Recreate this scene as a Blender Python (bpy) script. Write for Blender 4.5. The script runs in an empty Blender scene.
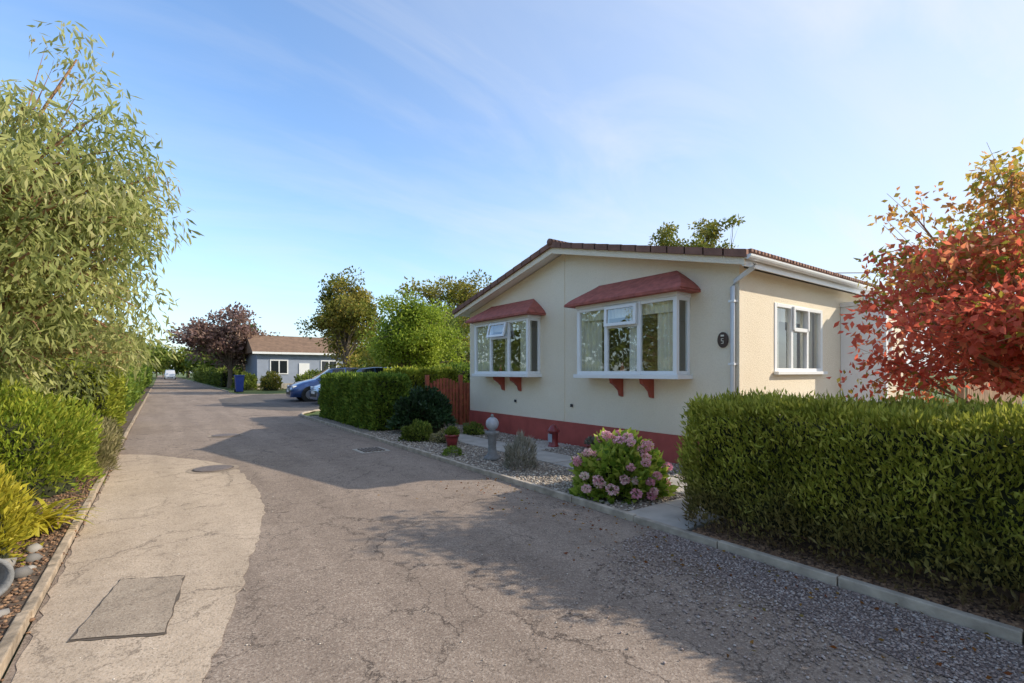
import bpy, math, random
import numpy as np
from mathutils import Vector
random.seed(3)
S = bpy.context.scene
COL = S.collection

# ---------------------------------------------------------------- helpers
def link(o, parent=None):
    COL.objects.link(o)
    if parent: o.parent = parent
    return o
def empty(name):
    o = bpy.data.objects.new(name, None); o.empty_display_size = .2
    return link(o)
def mesh(name, v, f, mat, parent=None, smooth=False, mats=None, mi=None):
    m = bpy.data.meshes.new(name); m.from_pydata([tuple(map(float, p)) for p in v], [], f); m.update()
    if mats:
        for a in mats: m.materials.append(a)
        m.polygons.foreach_set('material_index', mi)
    elif mat: m.materials.append(mat)
    if smooth: m.polygons.foreach_set('use_smooth', [True]*len(m.polygons))
    return link(bpy.data.objects.new(name, m), parent)
BF = [(0,3,2,1),(4,5,6,7),(0,1,5,4),(1,2,6,5),(2,3,7,6),(3,0,4,7)]
def bverts(x0,x1,y0,y1,z0,z1):
    return [(x0,y0,z0),(x1,y0,z0),(x1,y1,z0),(x0,y1,z0),(x0,y0,z1),(x1,y0,z1),(x1,y1,z1),(x0,y1,z1)]
def box(name, b, mat, parent=None, bevel=0.0):
    o = mesh(name, bverts(*b), BF, mat, parent)
    if bevel:
        md = o.modifiers.new('bev','BEVEL'); md.width = bevel; md.segments = 2
    return o
def boxes(name, bl, mat, parent=None, bevel=0.0):
    v=[]; f=[]
    for b in bl:
        n=len(v); v+=bverts(*b); f+=[tuple(i+n for i in q) for q in BF]
    o = mesh(name, v, f, mat, parent)
    if bevel:
        md = o.modifiers.new('bev','BEVEL'); md.width = bevel; md.segments = 2
    return o
def prism_x(name, poly, x0, x1, mat, parent=None):
    n=len(poly); v=[(x0,y,z) for y,z in poly]+[(x1,y,z) for y,z in poly]
    f=[tuple(range(n)), tuple(range(2*n-1,n-1,-1))]+[(i,i+n,(i+1)%n+n,(i+1)%n) for i in range(n)]
    return mesh(name, v, f, mat, parent)
def tube_data(pts, rad, sides=6):
    V=[];F=[]; pts=[Vector(p) for p in pts]
    for i,p in enumerate(pts):
        d=(pts[min(i+1,len(pts)-1)]-pts[max(i-1,0)]).normalized()
        a=d.orthogonal().normalized(); b=d.cross(a)
        for k in range(sides):
            t=2*math.pi*k/sides; V.append(p+(a*math.cos(t)+b*math.sin(t))*rad[i])
    for i in range(len(pts)-1):
        for k in range(sides):
            F.append((i*sides+k,i*sides+(k+1)%sides,(i+1)*sides+(k+1)%sides,(i+1)*sides+k))
    return V,F
def tube(name, pts, r, mat, parent=None, sides=10):
    if not isinstance(r,(list,tuple)): r=[r]*len(pts)
    V,F=tube_data(pts,r,sides)
    n=len(pts)-1
    F.append(tuple(range(sides))[::-1]); F.append(tuple(n*sides+k for k in range(sides)))
    return mesh(name,V,F,mat,parent,smooth=True)
def lathe(name, prof, c, mat, parent=None, sides=24):
    V=[];F=[]
    for r,z in prof:
        for k in range(sides):
            t=2*math.pi*k/sides; V.append((c[0]+r*math.cos(t),c[1]+r*math.sin(t),c[2]+z))
    for i in range(len(prof)-1):
        for k in range(sides):
            F.append((i*sides+k,i*sides+(k+1)%sides,(i+1)*sides+(k+1)%sides,(i+1)*sides+k))
    F.append(tuple(range(sides))[::-1]); n=len(prof)-1; F.append(tuple(n*sides+k for k in range(sides)))
    o=mesh(name,V,F,mat,parent,smooth=True)
    return o
def npmesh(name, V, k, mat, parent=None, rnd=None, F=None, smooth=False):
    m=bpy.data.meshes.new(name); N=len(V)
    if F is None: F=np.arange(N).reshape(-1,k)
    M=len(F)
    m.vertices.add(N); m.vertices.foreach_set('co',V.astype(np.float32).ravel())
    m.loops.add(M*k); m.loops.foreach_set('vertex_index',F.astype(np.int32).ravel())
    m.polygons.add(M); m.polygons.foreach_set('loop_start',np.arange(0,M*k,k,dtype=np.int32))
    if smooth: m.polygons.foreach_set('use_smooth',np.ones(M,dtype=bool))
    m.update(calc_edges=True)
    if rnd is not None:
        a=m.attributes.new('rnd','FLOAT','POINT'); a.data.foreach_set('value',rnd.astype(np.float32))
    m.materials.append(mat); m.validate()
    return link(bpy.data.objects.new(name,m),parent)
def norm(a): return a/np.maximum(np.linalg.norm(a,axis=1,keepdims=True),1e-6)
def leaves(name, P, D, L, W, mat, parent, rng, fold=.25, rnd=None):
    n=len(P); D=norm(D); R=norm(rng.normal(size=(n,3)))
    Sd=norm(np.cross(D,R)); Nn=np.cross(D,Sd)
    L=np.asarray(L).reshape(-1,1)*np.ones((n,1)); W=np.asarray(W).reshape(-1,1)*np.ones((n,1))
    mid=P+D*L*.45
    V=np.stack([P, mid+Sd*W*.5+Nn*W*fold, P+D*L, mid-Sd*W*.5+Nn*W*fold],axis=1).reshape(-1,3)
    if rnd is None: rnd=rng.random(n)
    return npmesh(name,V,4,mat,parent,rnd=np.repeat(rnd,4))
def pebbles(name, P, size, mat, rng, parent=None):
    t=(1+5**.5)/2
    B=np.array([(-1,t,0),(1,t,0),(-1,-t,0),(1,-t,0),(0,-1,t),(0,1,t),(0,-1,-t),(0,1,-t),(t,0,-1),(t,0,1),(-t,0,-1),(-t,0,1)])/1.9
    FF=np.array([(0,11,5),(0,5,1),(0,1,7),(0,7,10),(0,10,11),(1,5,9),(5,11,4),(11,10,2),(10,7,6),(7,1,8),(3,9,4),(3,4,2),(3,2,6),(3,6,8),(3,8,9),(4,9,5),(2,4,11),(6,2,10),(8,6,7),(9,8,1)])
    n=len(P); sc=size.reshape(-1,1,1)*rng.uniform(.6,1.3,(n,1,3))*np.array([1,1,.6])
    a=rng.uniform(0,6.28,n); c,s=np.cos(a),np.sin(a)
    V=B[None]*sc*rng.uniform(.85,1.15,(n,12,1))
    X=V[:,:,0]*c[:,None]-V[:,:,1]*s[:,None]; Y=V[:,:,0]*s[:,None]+V[:,:,1]*c[:,None]
    V=np.stack([X,Y,V[:,:,2]],axis=2)+P[:,None,:]
    F=(FF[None]+12*np.arange(n)[:,None,None]).reshape(-1,3)
    return npmesh(name,V.reshape(-1,3),3,mat,parent,rnd=np.repeat(rng.random(n),12),F=F,smooth=False)

# ---------------------------------------------------------------- materials
class NT:
    def __init__(s,name):
        s.m=bpy.data.materials.new(name); s.m.use_nodes=True; s.t=s.m.node_tree; s.n=s.t.nodes
        s.p=s.n['Principled BSDF']; s.out=s.n['Material Output']; s.l=s.t.links.new
        s.geo=s.n.new('ShaderNodeNewGeometry')
    def add(s,t,**k):
        a=s.n.new(t)
        for q,v in k.items(): setattr(a,q,v)
        return a
    def noise(s,scale,detail=4,rough=.55,vec=None,dist=0):
        a=s.add('ShaderNodeTexNoise'); a.inputs['Scale'].default_value=scale; a.inputs['Detail'].default_value=detail
        a.inputs['Roughness'].default_value=rough; a.inputs['Distortion'].default_value=dist
        s.l(vec or s.geo.outputs['Position'],a.inputs['Vector']); return a.outputs['Fac']
    def ramp(s,fac,stops):
        a=s.add('ShaderNodeValToRGB'); e=a.color_ramp.elements
        while len(e)<len(stops): e.new(.5)
        for i,(p,c) in enumerate(stops):
            e[i].position=p; e[i].color=(c,c,c,1) if not hasattr(c,'__len__') else (*c,1)
        s.l(fac,a.inputs['Fac']); return a.outputs['Color']
    def mix(s,fac,a,b,mode='MIX'):
        x=s.add('ShaderNodeMix',data_type='RGBA',blend_type=mode)
        for i,v in ((0,fac),(6,a),(7,b)):
            if isinstance(v,(int,float)): x.inputs[i].default_value=v
            elif isinstance(v,tuple): x.inputs[i].default_value=(*v,1)
            else: s.l(v,x.inputs[i])
        return x.outputs[2]
    def math(s,op,a,b=0,c=None):
        x=s.add('ShaderNodeMath',operation=op)
        for i,v in enumerate((a,b,c)):
            if v is None: continue
            if isinstance(v,(int,float)): x.inputs[i].default_value=v
            else: s.l(v,x.inputs[i])
        return x.outputs[0]
    def bump(s,h,strength=.4,dist=.01):
        b=s.add('ShaderNodeBump'); b.inputs['Strength'].default_value=strength; b.inputs['Distance'].default_value=dist
        s.l(h,b.inputs['Height']); s.l(b.outputs['Normal'],s.p.inputs['Normal'])
    def col(s,c):
        if isinstance(c,tuple): s.p.inputs['Base Color'].default_value=(*c,1)
        else: s.l(c,s.p.inputs['Base Color'])
    def rough(s,v): s.p.inputs['Roughness'].default_value=v
def plain(name,c,rough=.6,var=.12,scale=8,bump=0,bscale=80,metal=0,spec=.5):
    m=NT(name); n=m.noise(scale,3)
    m.col(m.mix(m.ramp(n,[(.3,0.),(.7,1.)]),tuple(x*(1-var) for x in c),tuple(min(x*(1+var),1) for x in c)))
    m.rough(rough); m.p.inputs['Metallic'].default_value=metal; m.p.inputs['Specular IOR Level'].default_value=spec
    if bump: m.bump(m.noise(bscale,2),bump,.01)
    return m.m
def leafmat(name,stops,trans=.35,zbrown=None,spec=.25,big=1.2,dark=.55):
    m=NT(name); at=m.add('ShaderNodeAttribute',attribute_name='rnd')
    c=m.ramp(at.outputs['Fac'],stops)
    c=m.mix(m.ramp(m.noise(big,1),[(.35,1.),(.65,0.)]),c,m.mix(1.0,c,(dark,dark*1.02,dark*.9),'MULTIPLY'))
    if zbrown:
        sp=m.add('ShaderNodeSeparateXYZ'); m.l(m.geo.outputs['Position'],sp.inputs[0])
        h=m.math('ADD',sp.outputs[2],m.math('MULTIPLY',m.math('SUBTRACT',m.noise(3.5,3),.5),zbrown[2]))
        mr=m.add('ShaderNodeMapRange'); m.l(h,mr.inputs[0]); mr.inputs[1].default_value=zbrown[0]; mr.inputs[2].default_value=zbrown[1]
        c=m.mix(mr.outputs[0],m.mix(at.outputs['Fac'],(.11,.08,.035),(.32,.23,.11)),c)
    m.col(c); m.rough(.55); m.p.inputs['Specular IOR Level'].default_value=spec
    tr=m.add('ShaderNodeBsdfTranslucent'); m.l(c,tr.inputs[0])
    ms=m.add('ShaderNodeMixShader'); ms.inputs[0].default_value=trans
    m.l(m.p.outputs[0],ms.inputs[1]); m.l(tr.outputs[0],ms.inputs[2]); m.l(ms.outputs[0],m.out.inputs[0])
    return m.m
def stonemat(name,stops,rough=.8):
    m=NT(name); at=m.add('ShaderNodeAttribute',attribute_name='rnd'); m.col(m.ramp(at.outputs['Fac'],stops)); m.rough(rough); return m.m

def asphalt(name,lo,hi,speck,crackamt=1.0,crackscale=1.15,stain=.35):
    m=NT(name)
    big=m.ramp(m.noise(.55,5,.6),[(.32,0.),(.68,1.)])
    c=m.mix(big,lo,hi)
    v=m.add('ShaderNodeTexVoronoi'); v.inputs['Scale'].default_value=110; m.l(m.geo.outputs['Position'],v.inputs['Vector'])
    vs=m.add('ShaderNodeSeparateColor'); m.l(v.outputs['Color'],vs.inputs[0])
    c=m.mix(m.math('MULTIPLY',m.ramp(vs.outputs[0],[(.55,0.),(.95,1.)]),.6),c,speck)
    c=m.mix(m.math('MULTIPLY',m.ramp(vs.outputs[1],[(.7,0.),(1.,1.)]),.6),c,tuple(x*.4 for x in lo))
    c=m.mix(m.math('MULTIPLY',m.ramp(m.noise(5,5,.7),[(.45,0.),(.75,1.)]),stain),c,tuple(x*.55 for x in lo))
    sp=m.add('ShaderNodeSeparateXYZ'); m.l(m.geo.outputs['Position'],sp.inputs[0])
    cb=m.add('ShaderNodeCombineXYZ'); m.l(sp.outputs[0],cb.inputs[0]); m.l(m.math('MULTIPLY',sp.outputs[1],.08),cb.inputs[1])
    c=m.mix(m.math('MULTIPLY',m.ramp(m.noise(2.2,2,.5,cb.outputs[0]),[(.4,0.),(.6,1.)]),.28),c,tuple(x*.6 for x in lo))
    nz=m.add('ShaderNodeTexNoise'); nz.inputs['Scale'].default_value=3.2; nz.inputs['Detail'].default_value=7; nz.inputs['Roughness'].default_value=.7
    m.l(m.geo.outputs['Position'],nz.inputs['Vector'])
    va=m.add('ShaderNodeVectorMath',operation='MULTIPLY_ADD'); m.l(nz.outputs['Color'],va.inputs[0]); va.inputs[1].default_value=(.55,.55,0); m.l(m.geo.outputs['Position'],va.inputs[2])
    crk=None
    for sc,w,lo2 in ((crackscale,.0085,.38),(crackscale*2.9,.015,.44)):
        e=m.add('ShaderNodeTexVoronoi',feature='DISTANCE_TO_EDGE'); e.inputs['Scale'].default_value=sc; m.l(va.outputs[0],e.inputs['Vector'])
        k=m.ramp(e.outputs['Distance'],[(0,1.),(w,0.)])
        msk=m.ramp(m.noise(.8*sc,1),[(lo2,0.),(lo2+.12,1.)])
        k=m.math('MULTIPLY',k,msk)
        crk=k if crk is None else m.math('MAXIMUM',crk,k)
    c=m.mix(m.math('MULTIPLY',crk,.85*crackamt),c,(.04,.03,.025))
    m.col(c); m.rough(.92); m.p.inputs['Specular IOR Level'].default_value=.25
    m.bump(m.noise(75,3,.75),.65,.008)
    return m.m

M={}
M['asphalt']=asphalt('asphalt',(.245,.185,.145),(.335,.26,.205),(.52,.43,.35))
M['asphalt_light']=asphalt('worn_asphalt',(.46,.355,.26),(.57,.45,.34),(.64,.53,.42),.75,.9)
M['patch']=asphalt('patch_asphalt',(.34,.265,.20),(.42,.335,.255),(.5,.42,.33),.4)
M['patchline']=plain('patch_joint',(.11,.085,.065),.9)
M['drive']=asphalt('drive_asphalt',(.12,.105,.095),(.17,.15,.135),(.24,.21,.19))
def gravelmat(name,stops,scale=45):
    m=NT(name); v=m.add('ShaderNodeTexVoronoi'); v.inputs['Scale'].default_value=scale; m.l(m.geo.outputs['Position'],v.inputs['Vector'])
    s=m.add('ShaderNodeSeparateColor'); m.l(v.outputs['Color'],s.inputs[0])
    c=m.ramp(s.outputs[0],stops); c=m.mix(m.ramp(v.outputs['Distance'],[(.4,0.),(.8,.7)]),c,(.05,.042,.035))
    m.col(c); m.rough(.9); m.bump(m.math('MULTIPLY',v.outputs['Distance'],-1.),1.,.02); return m.m
M['gravel']=gravelmat('garden_gravel',[(0,(.16,.13,.10)),(.5,(.33,.27,.21)),(1,(.55,.47,.38))])
M['gravel_pink']=gravelmat('pink_gravel',[(0,(.17,.12,.11)),(.5,(.30,.225,.20)),(1,(.46,.38,.34))],70)
M['peb']=stonemat('pebble',[(0,(.15,.12,.10)),(.4,(.32,.26,.21)),(.75,(.48,.41,.33)),(1,(.66,.6,.52))])
M['pebpink']=stonemat('pebble_pink',[(0,(.15,.11,.095)),(.4,(.28,.21,.18)),(.8,(.38,.30,.265)),(1,(.48,.42,.38))])
M['slate']=stonemat('rockery_stone',[(0,(.14,.13,.12)),(.5,(.24,.22,.20)),(1,(.36,.33,.29))])
M['concrete']=plain('concrete',(.40,.36,.30),.9,.25,6,.4,60)
M['greycon']=plain('weathered_grey_stone',(.20,.20,.20),.9,.25,12,.4,60)
M['path']=plain('path_concrete',(.42,.38,.33),.9,.2,3,.4,70)
M['kerb']=plain('kerb_concrete',(.40,.34,.27),.9,.35,5,.5,50)
M['kerbold']=plain('old_kerb_concrete',(.36,.28,.20),.95,.5,7,.6,40)
M['soil']=plain('soil',(.11,.075,.05),1,.5,9,1,40)
m=NT('grass'); n1=m.noise(.6,4); n2=m.noise(30,3)
m.col(m.mix(m.math('MULTIPLY',n2,.6),m.mix(m.ramp(n1,[(.35,0.),(.65,1.)]),(.10,.15,.03),(.18,.20,.05)),(.04,.06,.015))); m.rough(.95); m.bump(n2,1,.03); M['grass']=m.m
m=NT('cream_render'); n1=m.noise(.8,4); n2=m.noise(55,4,.7)
c=m.mix(m.ramp(n1,[(.35,0.),(.65,1.)]),(.85,.735,.555),(.90,.795,.625)); c=m.mix(m.math('MULTIPLY',m.ramp(n2,[(.45,0.),(.8,1.)]),.38),c,(.62,.52,.38))
m.col(c); m.rough(.9); m.bump(n2,.8,.014); M['wall']=m.m
M['plinth']=plain('red_plinth',(.42,.085,.065),.8,.15,3,.3,60)
M['upvc']=plain('white_upvc',(.84,.84,.83),.3,.03,2)
M['hood']=plain('hood_tile',(.36,.10,.075),.75,.25,9,.3,40)
M['bracket']=plain('red_bracket',(.38,.08,.05),.5)
m=NT('roof_tile'); w=m.add('ShaderNodeTexWave',wave_type='BANDS',bands_direction='X'); w.inputs['Scale'].default_value=3.3; m.l(m.geo.outputs['Position'],w.inputs[0])
m.col(m.mix(m.ramp(m.noise(4,4),[(.3,0.),(.7,1.)]),(.15,.072,.05),(.26,.13,.09))); m.rough(.85); m.bump(w.outputs['Fac'],.8,.04); M['tile']=m.m
M['curtain']=plain('curtain_fabric',(.78,.73,.60),.9,.06,4)
M['net']=plain('net_fabric',(.82,.81,.76),.9,.05,4)
M['room']=plain('room_wall',(.5,.44,.34),.9,.05,2)
M['dark']=plain('dark_plastic',(.02,.02,.022),.5)
M['plaque']=plain('plaque_slate',(.07,.04,.03),.4)
M['gate']=plain('red_stained_wood',(.36,.09,.045),.7,.3,6,.3,30)
M['fence']=plain('brown_wood',(.30,.17,.09),.8,.3,6,.3,30)
M['bark']=plain('bark',(.36,.20,.11),.95,.4,12,1,25)
M['barkgrey']=plain('grey_bark',(.19,.15,.11),.95,.4,12,1,25)
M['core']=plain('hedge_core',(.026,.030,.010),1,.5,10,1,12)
def glass(name,tint=(.92,.95,.94),r0=.012):
    m=NT(name); g=m.add('ShaderNodeBsdfGlossy'); g.inputs['Roughness'].default_value=r0; g.inputs[0].default_value=(.88,.92,.93,1)
    t=m.add('ShaderNodeBsdfTransparent'); t.inputs[0].default_value=(*tint,1)
    f=m.add('ShaderNodeLayerWeight')
    k=m.math('ADD',m.math('MULTIPLY',m.math('POWER',f.outputs['Facing'],3.0),.85),.16)
    ms=m.add('ShaderNodeMixShader'); m.l(k,ms.inputs[0]); m.l(t.outputs[0],ms.inputs[1]); m.l(g.outputs[0],ms.inputs[2]); m.l(ms.outputs[0],m.out.inputs[0]); return m.m
M['glass']=glass('window_glass')

# ---------------------------------------------------------------- world, sun, camera
EL=math.radians(31); AZ=math.radians(123.3)
sd=Vector((math.sin(AZ)*math.cos(EL),math.cos(AZ)*math.cos(EL),math.sin(EL)))
W=bpy.data.worlds.new('World'); S.world=W; W.use_nodes=True
nt=W.node_tree; N=nt.nodes; LK=nt.links.new; bg=N['Background']
sky=N.new('ShaderNodeTexSky'); sky.sky_type='NISHITA'; sky.sun_disc=False; sky.sun_elevation=EL; sky.sun_rotation=AZ
sky.air_density=1.0; sky.dust_density=.8; sky.ozone_density=1.4
tc=N.new('ShaderNodeTexCoord'); sp=N.new('ShaderNodeSeparateXYZ'); LK(tc.outputs['Generated'],sp.inputs[0])
def wm(op,a,b=0,clamp=False):
    x=N.new('ShaderNodeMath'); x.operation=op; x.use_clamp=clamp
    for i,v in enumerate((a,b)):
        if isinstance(v,(int,float)): x.inputs[i].default_value=v
        else: LK(v,x.inputs[i])
    return x.outputs[0]
def wmix(f,a,b,mode='MIX'):
    x=N.new('ShaderNodeMix'); x.data_type='RGBA'; x.blend_type=mode
    for i,v in ((0,f),(6,a),(7,b)):
        if isinstance(v,(int,float)): x.inputs[i].default_value=v
        elif isinstance(v,tuple): x.inputs[i].default_value=(*v,1)
        else: LK(v,x.inputs[i])
    return x.outputs[2]
up=wm('MAXIMUM',sp.outputs[2],0.0)
zz=wm('ADD',up,.22)
cb=N.new('ShaderNodeCombineXYZ'); LK(wm('DIVIDE',sp.outputs[0],zz),cb.inputs[0]); LK(wm('DIVIDE',sp.outputs[1],zz),cb.inputs[1])
def cloud(rot,scl,loc,sc,lo,hi,amt,dist):
    mp=N.new('ShaderNodeMapping'); mp.inputs['Rotation'].default_value=(0,0,math.radians(rot)); mp.inputs['Scale'].default_value=scl; mp.inputs['Location'].default_value=loc
    LK(cb.outputs[0],mp.inputs[0])
    nz=N.new('ShaderNodeTexNoise'); nz.inputs['Scale'].default_value=sc; nz.inputs['Detail'].default_value=7; nz.inputs['Roughness'].default_value=.58; nz.inputs['Distortion'].default_value=dist
    LK(mp.outputs[0],nz.inputs['Vector'])
    rp=N.new('ShaderNodeValToRGB'); rp.color_ramp.elements[0].position=lo; rp.color_ramp.elements[1].position=hi; LK(nz.outputs['Fac'],rp.inputs[0])
    rp.color_ramp.elements[0].color=(0,0,0,1); rp.color_ramp.elements[1].color=(amt,amt,amt,1); return rp.outputs[0]
cl=wm('MAXIMUM',cloud(12,(.55,1.5,1),(2.3,.9,0),1.4,.42,.74,.85,.9),cloud(40,(.45,1.3,1),(5.3,3.9,0),1.0,.46,.76,.7,.6))
dp=N.new('ShaderNodeVectorMath'); dp.operation='DOT_PRODUCT'; LK(tc.outputs['Generated'],dp.inputs[0]); dp.inputs[1].default_value=sd
mr=N.new('ShaderNodeMapRange'); mr.interpolation_type='SMOOTHSTEP'; LK(dp.outputs['Value'],mr.inputs[0]); mr.inputs[1].default_value=-.15; mr.inputs[2].default_value=1.1; mr.inputs[3].default_value=.0; mr.inputs[4].default_value=.78
hz=wm('MULTIPLY',wm('POWER',wm('SUBTRACT',1.0,up),6.5),.68)
haze=wm('SUBTRACT',1.0,wm('MULTIPLY',wm('SUBTRACT',1.0,mr.outputs[0]),wm('SUBTRACT',1.0,hz)),True)
cfac=wm('MULTIPLY',cl,wm('ADD',wm('MULTIPLY',mr.outputs[0],.9),.32),True)
base=wmix(1.0,sky.outputs[0],(1.62,1.90,2.15),'MULTIPLY')
c1=wmix(haze,base,(4.9,5.3,5.9)); c2=wmix(cfac,c1,(6.2,6.35,6.55))
LK(c2,bg.inputs[0]); bg.inputs[1].default_value=.15
sl=bpy.data.lights.new('sun','SUN'); sl.energy=5.0; sl.angle=math.radians(.5); sl.color=(1,.90,.74)
so=link(bpy.data.objects.new('sun',sl)); so.rotation_euler=(-sd).to_track_quat('-Z','Y').to_euler(); so.location=(20,-15,20)
cd=bpy.data.cameras.new('camera'); cd.lens=17; cd.sensor_width=36; cd.shift_y=.0298; cd.clip_end=2000; cd.clip_start=.05
co=link(bpy.data.objects.new('camera',cd)); co.location=(0,0,1.5); co.rotation_euler=(math.radians(90),0,math.radians(-36.03)); S.camera=co
S.view_settings.view_transform='Standard'; S.view_settings.look='None'; S.view_settings.exposure=0

# ---------------------------------------------------------------- ground & road
def sheet(name,pts,z,mat,jit=0,step=.15,parent=None):
    out=[]
    n=len(pts)
    for i in range(n):
        a=Vector(pts[i]);b=Vector(pts[(i+1)%n]); k=max(1,int((b-a).length/step)) if jit else 1
        for j in range(k):
            p=a.lerp(b,j/k)
            if jit: p=p+Vector((random.uniform(-jit,jit),random.uniform(-jit,jit)))
            out.append((p.x,p.y,z))
    return mesh(name,out,[tuple(range(len(out)))],mat,parent)
sheet('ground',[(-700,-700),(700,-700),(700,900),(-700,900)],-.03,M['grass'])
sheet('road',[(-.62,-12),(3.86,-12),(3.86,17.2),(4.1,18.3),(4.7,19.3),(5.6,20),(13,20),(13,36),(6,36.5),(4.3,38),(4.1,42),(4.1,260),(-.75,260),(-.62,40)],0,M['asphalt'])
sheet('driveway',[(4.0,20.0),(12.9,20.2),(12.9,35.5),(5,35.8),(2.6,31),(2.2,24)],.004,M['drive'],.04,.3)
edge=[(-.05,-3),(.0,1.5),(.17,2.76),(.42,3.7),(.7,4.83),(.92,5.8),(1.0,6.9),(.98,8.4),(.75,9.4),(.3,10.2),(-.1,10.9),(-.6,11.3)]
sheet('worn_road_strip',[(-.6,-3)]+edge,.004,M['asphalt_light'],.022,.10)
pq=[(-.23,4.46),(.14,4.27),(.02,3.40),(-.40,3.62)]
cx=sum(p[0] for p in pq)/4; cy=sum(p[1] for p in pq)/4
sheet('road_repair_joint',[(cx+(x-cx)*1.05,cy+(y-cy)*1.03) for x,y in pq],.008,M['patchline'],.009,.06)
sheet('road_repair_patch',[(cx+(x-cx)*1.0,cy+(y-cy)*.995) for x,y in pq],.012,M['patch'],.008,.06)
def circ(x,y,r,n=28): return [(x+r*math.cos(6.283*i/n),y+r*math.sin(6.283*i/n)) for i in range(n)]
M['iron']=plain('cast_iron',(.18,.135,.105),.6,.3,30,.6,90,.2)
for x,y,r in ((.66,8.75,.28),(1.25,13.2,.30)):
    e=empty('manhole_cover')
    sheet('surround',circ(x,y,r*1.25),.008,M['patch'],0,parent=e); sheet('ring',circ(x,y,r),.012,M['patchline'],0,parent=e); lathe('lid',[(r*.93,.0),(r*.93,.016),(r*.88,.018)],(x,y,0),M['iron'],e)
e=empty('drain_cover'); sheet('surround',[(3.0,8.8),(3.55,8.8),(3.55,9.4),(3.0,9.4)],.004,M['concrete'],parent=e)
boxes('grate',[(3.08+i*.07,3.12+i*.07,8.88,9.32,.004,.02) for i in range(6)],M['iron'],e)
sheet('gravel_verge',[(3.05,-2),(3.80,-2),(3.80,2.9),(3.62,2.75),(3.5,2.3),(3.3,1.9),(3.15,1.2)],.004,M['gravel_pink'],.06,.07)
rng=np.random.default_rng(5)
n=12000; P=np.stack([3.8-np.abs(rng.normal(0,.55,n)),rng.uniform(-.5,2.9,n),np.full(n,.007)],1); P=P[(P[:,0]>1.6)&(P[:,1]<3.1-.45*(3.8-P[:,0])+rng.normal(0,.15,n))]
pebbles('loose_gravel',P,rng.uniform(.004,.011,len(P)),M['pebpink'],rng)
def kerb(name,x0,x1,y0,y1,ztop,mat,L=.9):
    bl=[];y=y0
    while y<y1:
        b=min(y+L,y1); j=random.uniform(-.006,.006); bl.append((x0+j,x1+j,y,b-.008,-.03,ztop+random.uniform(-.008,.006))); y=b
    return boxes(name,bl,mat,None,.008)
kerb('kerb',3.82,3.88,-4,17,.07,M['kerb']); kerb('kerb',-.69,-.63,-4,60,.055,M['kerbold'])
kerb('kerb',4.12,4.2,42,120,.07,M['kerb'])
arc=[(3.86+1.9*(1-math.cos(t)),17+2.6*math.sin(t)) for t in np.linspace(0,math.pi/2,9)]+[(9,19.7),(12.9,19.9)]
tube('kerb_return',[(x,y,.03) for x,y in arc],.045,M['kerb'],None,6)
box('garden_bed',(3.88,6.75,3.35,17,-.03,.04),M['gravel'])
sheet('lawn',[(4.0,16.9),(4.6,18.5),(5.6,19.4),(8,19.5),(8,16.9)],.06,M['grass'])
box('hedge_bed',(3.88,14,-4,2.62,-.03,.045),M['soil'])
box('left_bed',(-9,-.69,-4,60,-.03,.04),M['soil'])
bl=[]; y=3.45
while y<11.3: bl.append((5.05,5.72,y,y+.592,.0,.052+random.uniform(-.003,.003))); y+=.6
x=3.9
bl2=[]
while x<13.5: bl2.append((x,x+.592,2.66,3.36,.0,.052+random.uniform(-.003,.003))); x+=.6
bl.append((5.72,6.6,7.0,7.9,.0,.05))
boxes('garden_path',bl+bl2,M['path'],None,.006)
n=12000; P=np.stack([rng.uniform(3.93,6.65,n),rng.uniform(3.38,11.4,n),np.full(n,.045)],1)
k=(P[:,0]>5.0)&(P[:,0]<5.75)&(rng.random(n)>.03); P=P[~k]
pebbles('gravel_stones',P,rng.uniform(.009,.022,len(P)),M['peb'],rng)
n=900; P=np.stack([rng.uniform(-.6,3.8,n),rng.uniform(1.5,12,n),np.full(n,.004)],1)
pebbles('road_grit',P,rng.uniform(.003,.007,len(P)),M['peb'],rng)
n=5000; P=np.stack([rng.uniform(3.9,4.3,n),rng.uniform(-.5,2.6,n),np.full(n,.05)],1)
M['litter']=stonemat('bark_litter',[(0,(.08,.045,.03)),(.5,(.20,.11,.06)),(1,(.34,.20,.11))])
pebbles('bark_litter',P,rng.uniform(.006,.02,len(P)),M['litter'],rng)
n=6000; P=np.stack([-.6-np.abs(rng.normal(0,.35,n)),rng.uniform(2,14,n),np.full(n,.045)],1); P=P[(P[:,0]<-.70)|(rng.random(n)<.12)]; P[P[:,0]>-.63,2]=.006
pebbles('bark_litter',P,rng.uniform(.005,.018,len(P)),M['litter'],rng)
M['fallen']=leafmat('fallen_leaf',[(0,(.25,.05,.02)),(.5,(.35,.16,.03)),(1,(.3,.22,.06))])
n=260; P=np.stack([3.8-np.abs(rng.normal(0,.5,n)),rng.uniform(.2,6,n),np.full(n,.02)],1)
leaves('fallen_leaves',P,np.stack([rng.normal(size=n),rng.normal(size=n),rng.normal(0,.15,n)],1),rng.uniform(.02,.045,n),.02,M['fallen'],None,rng)
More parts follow.
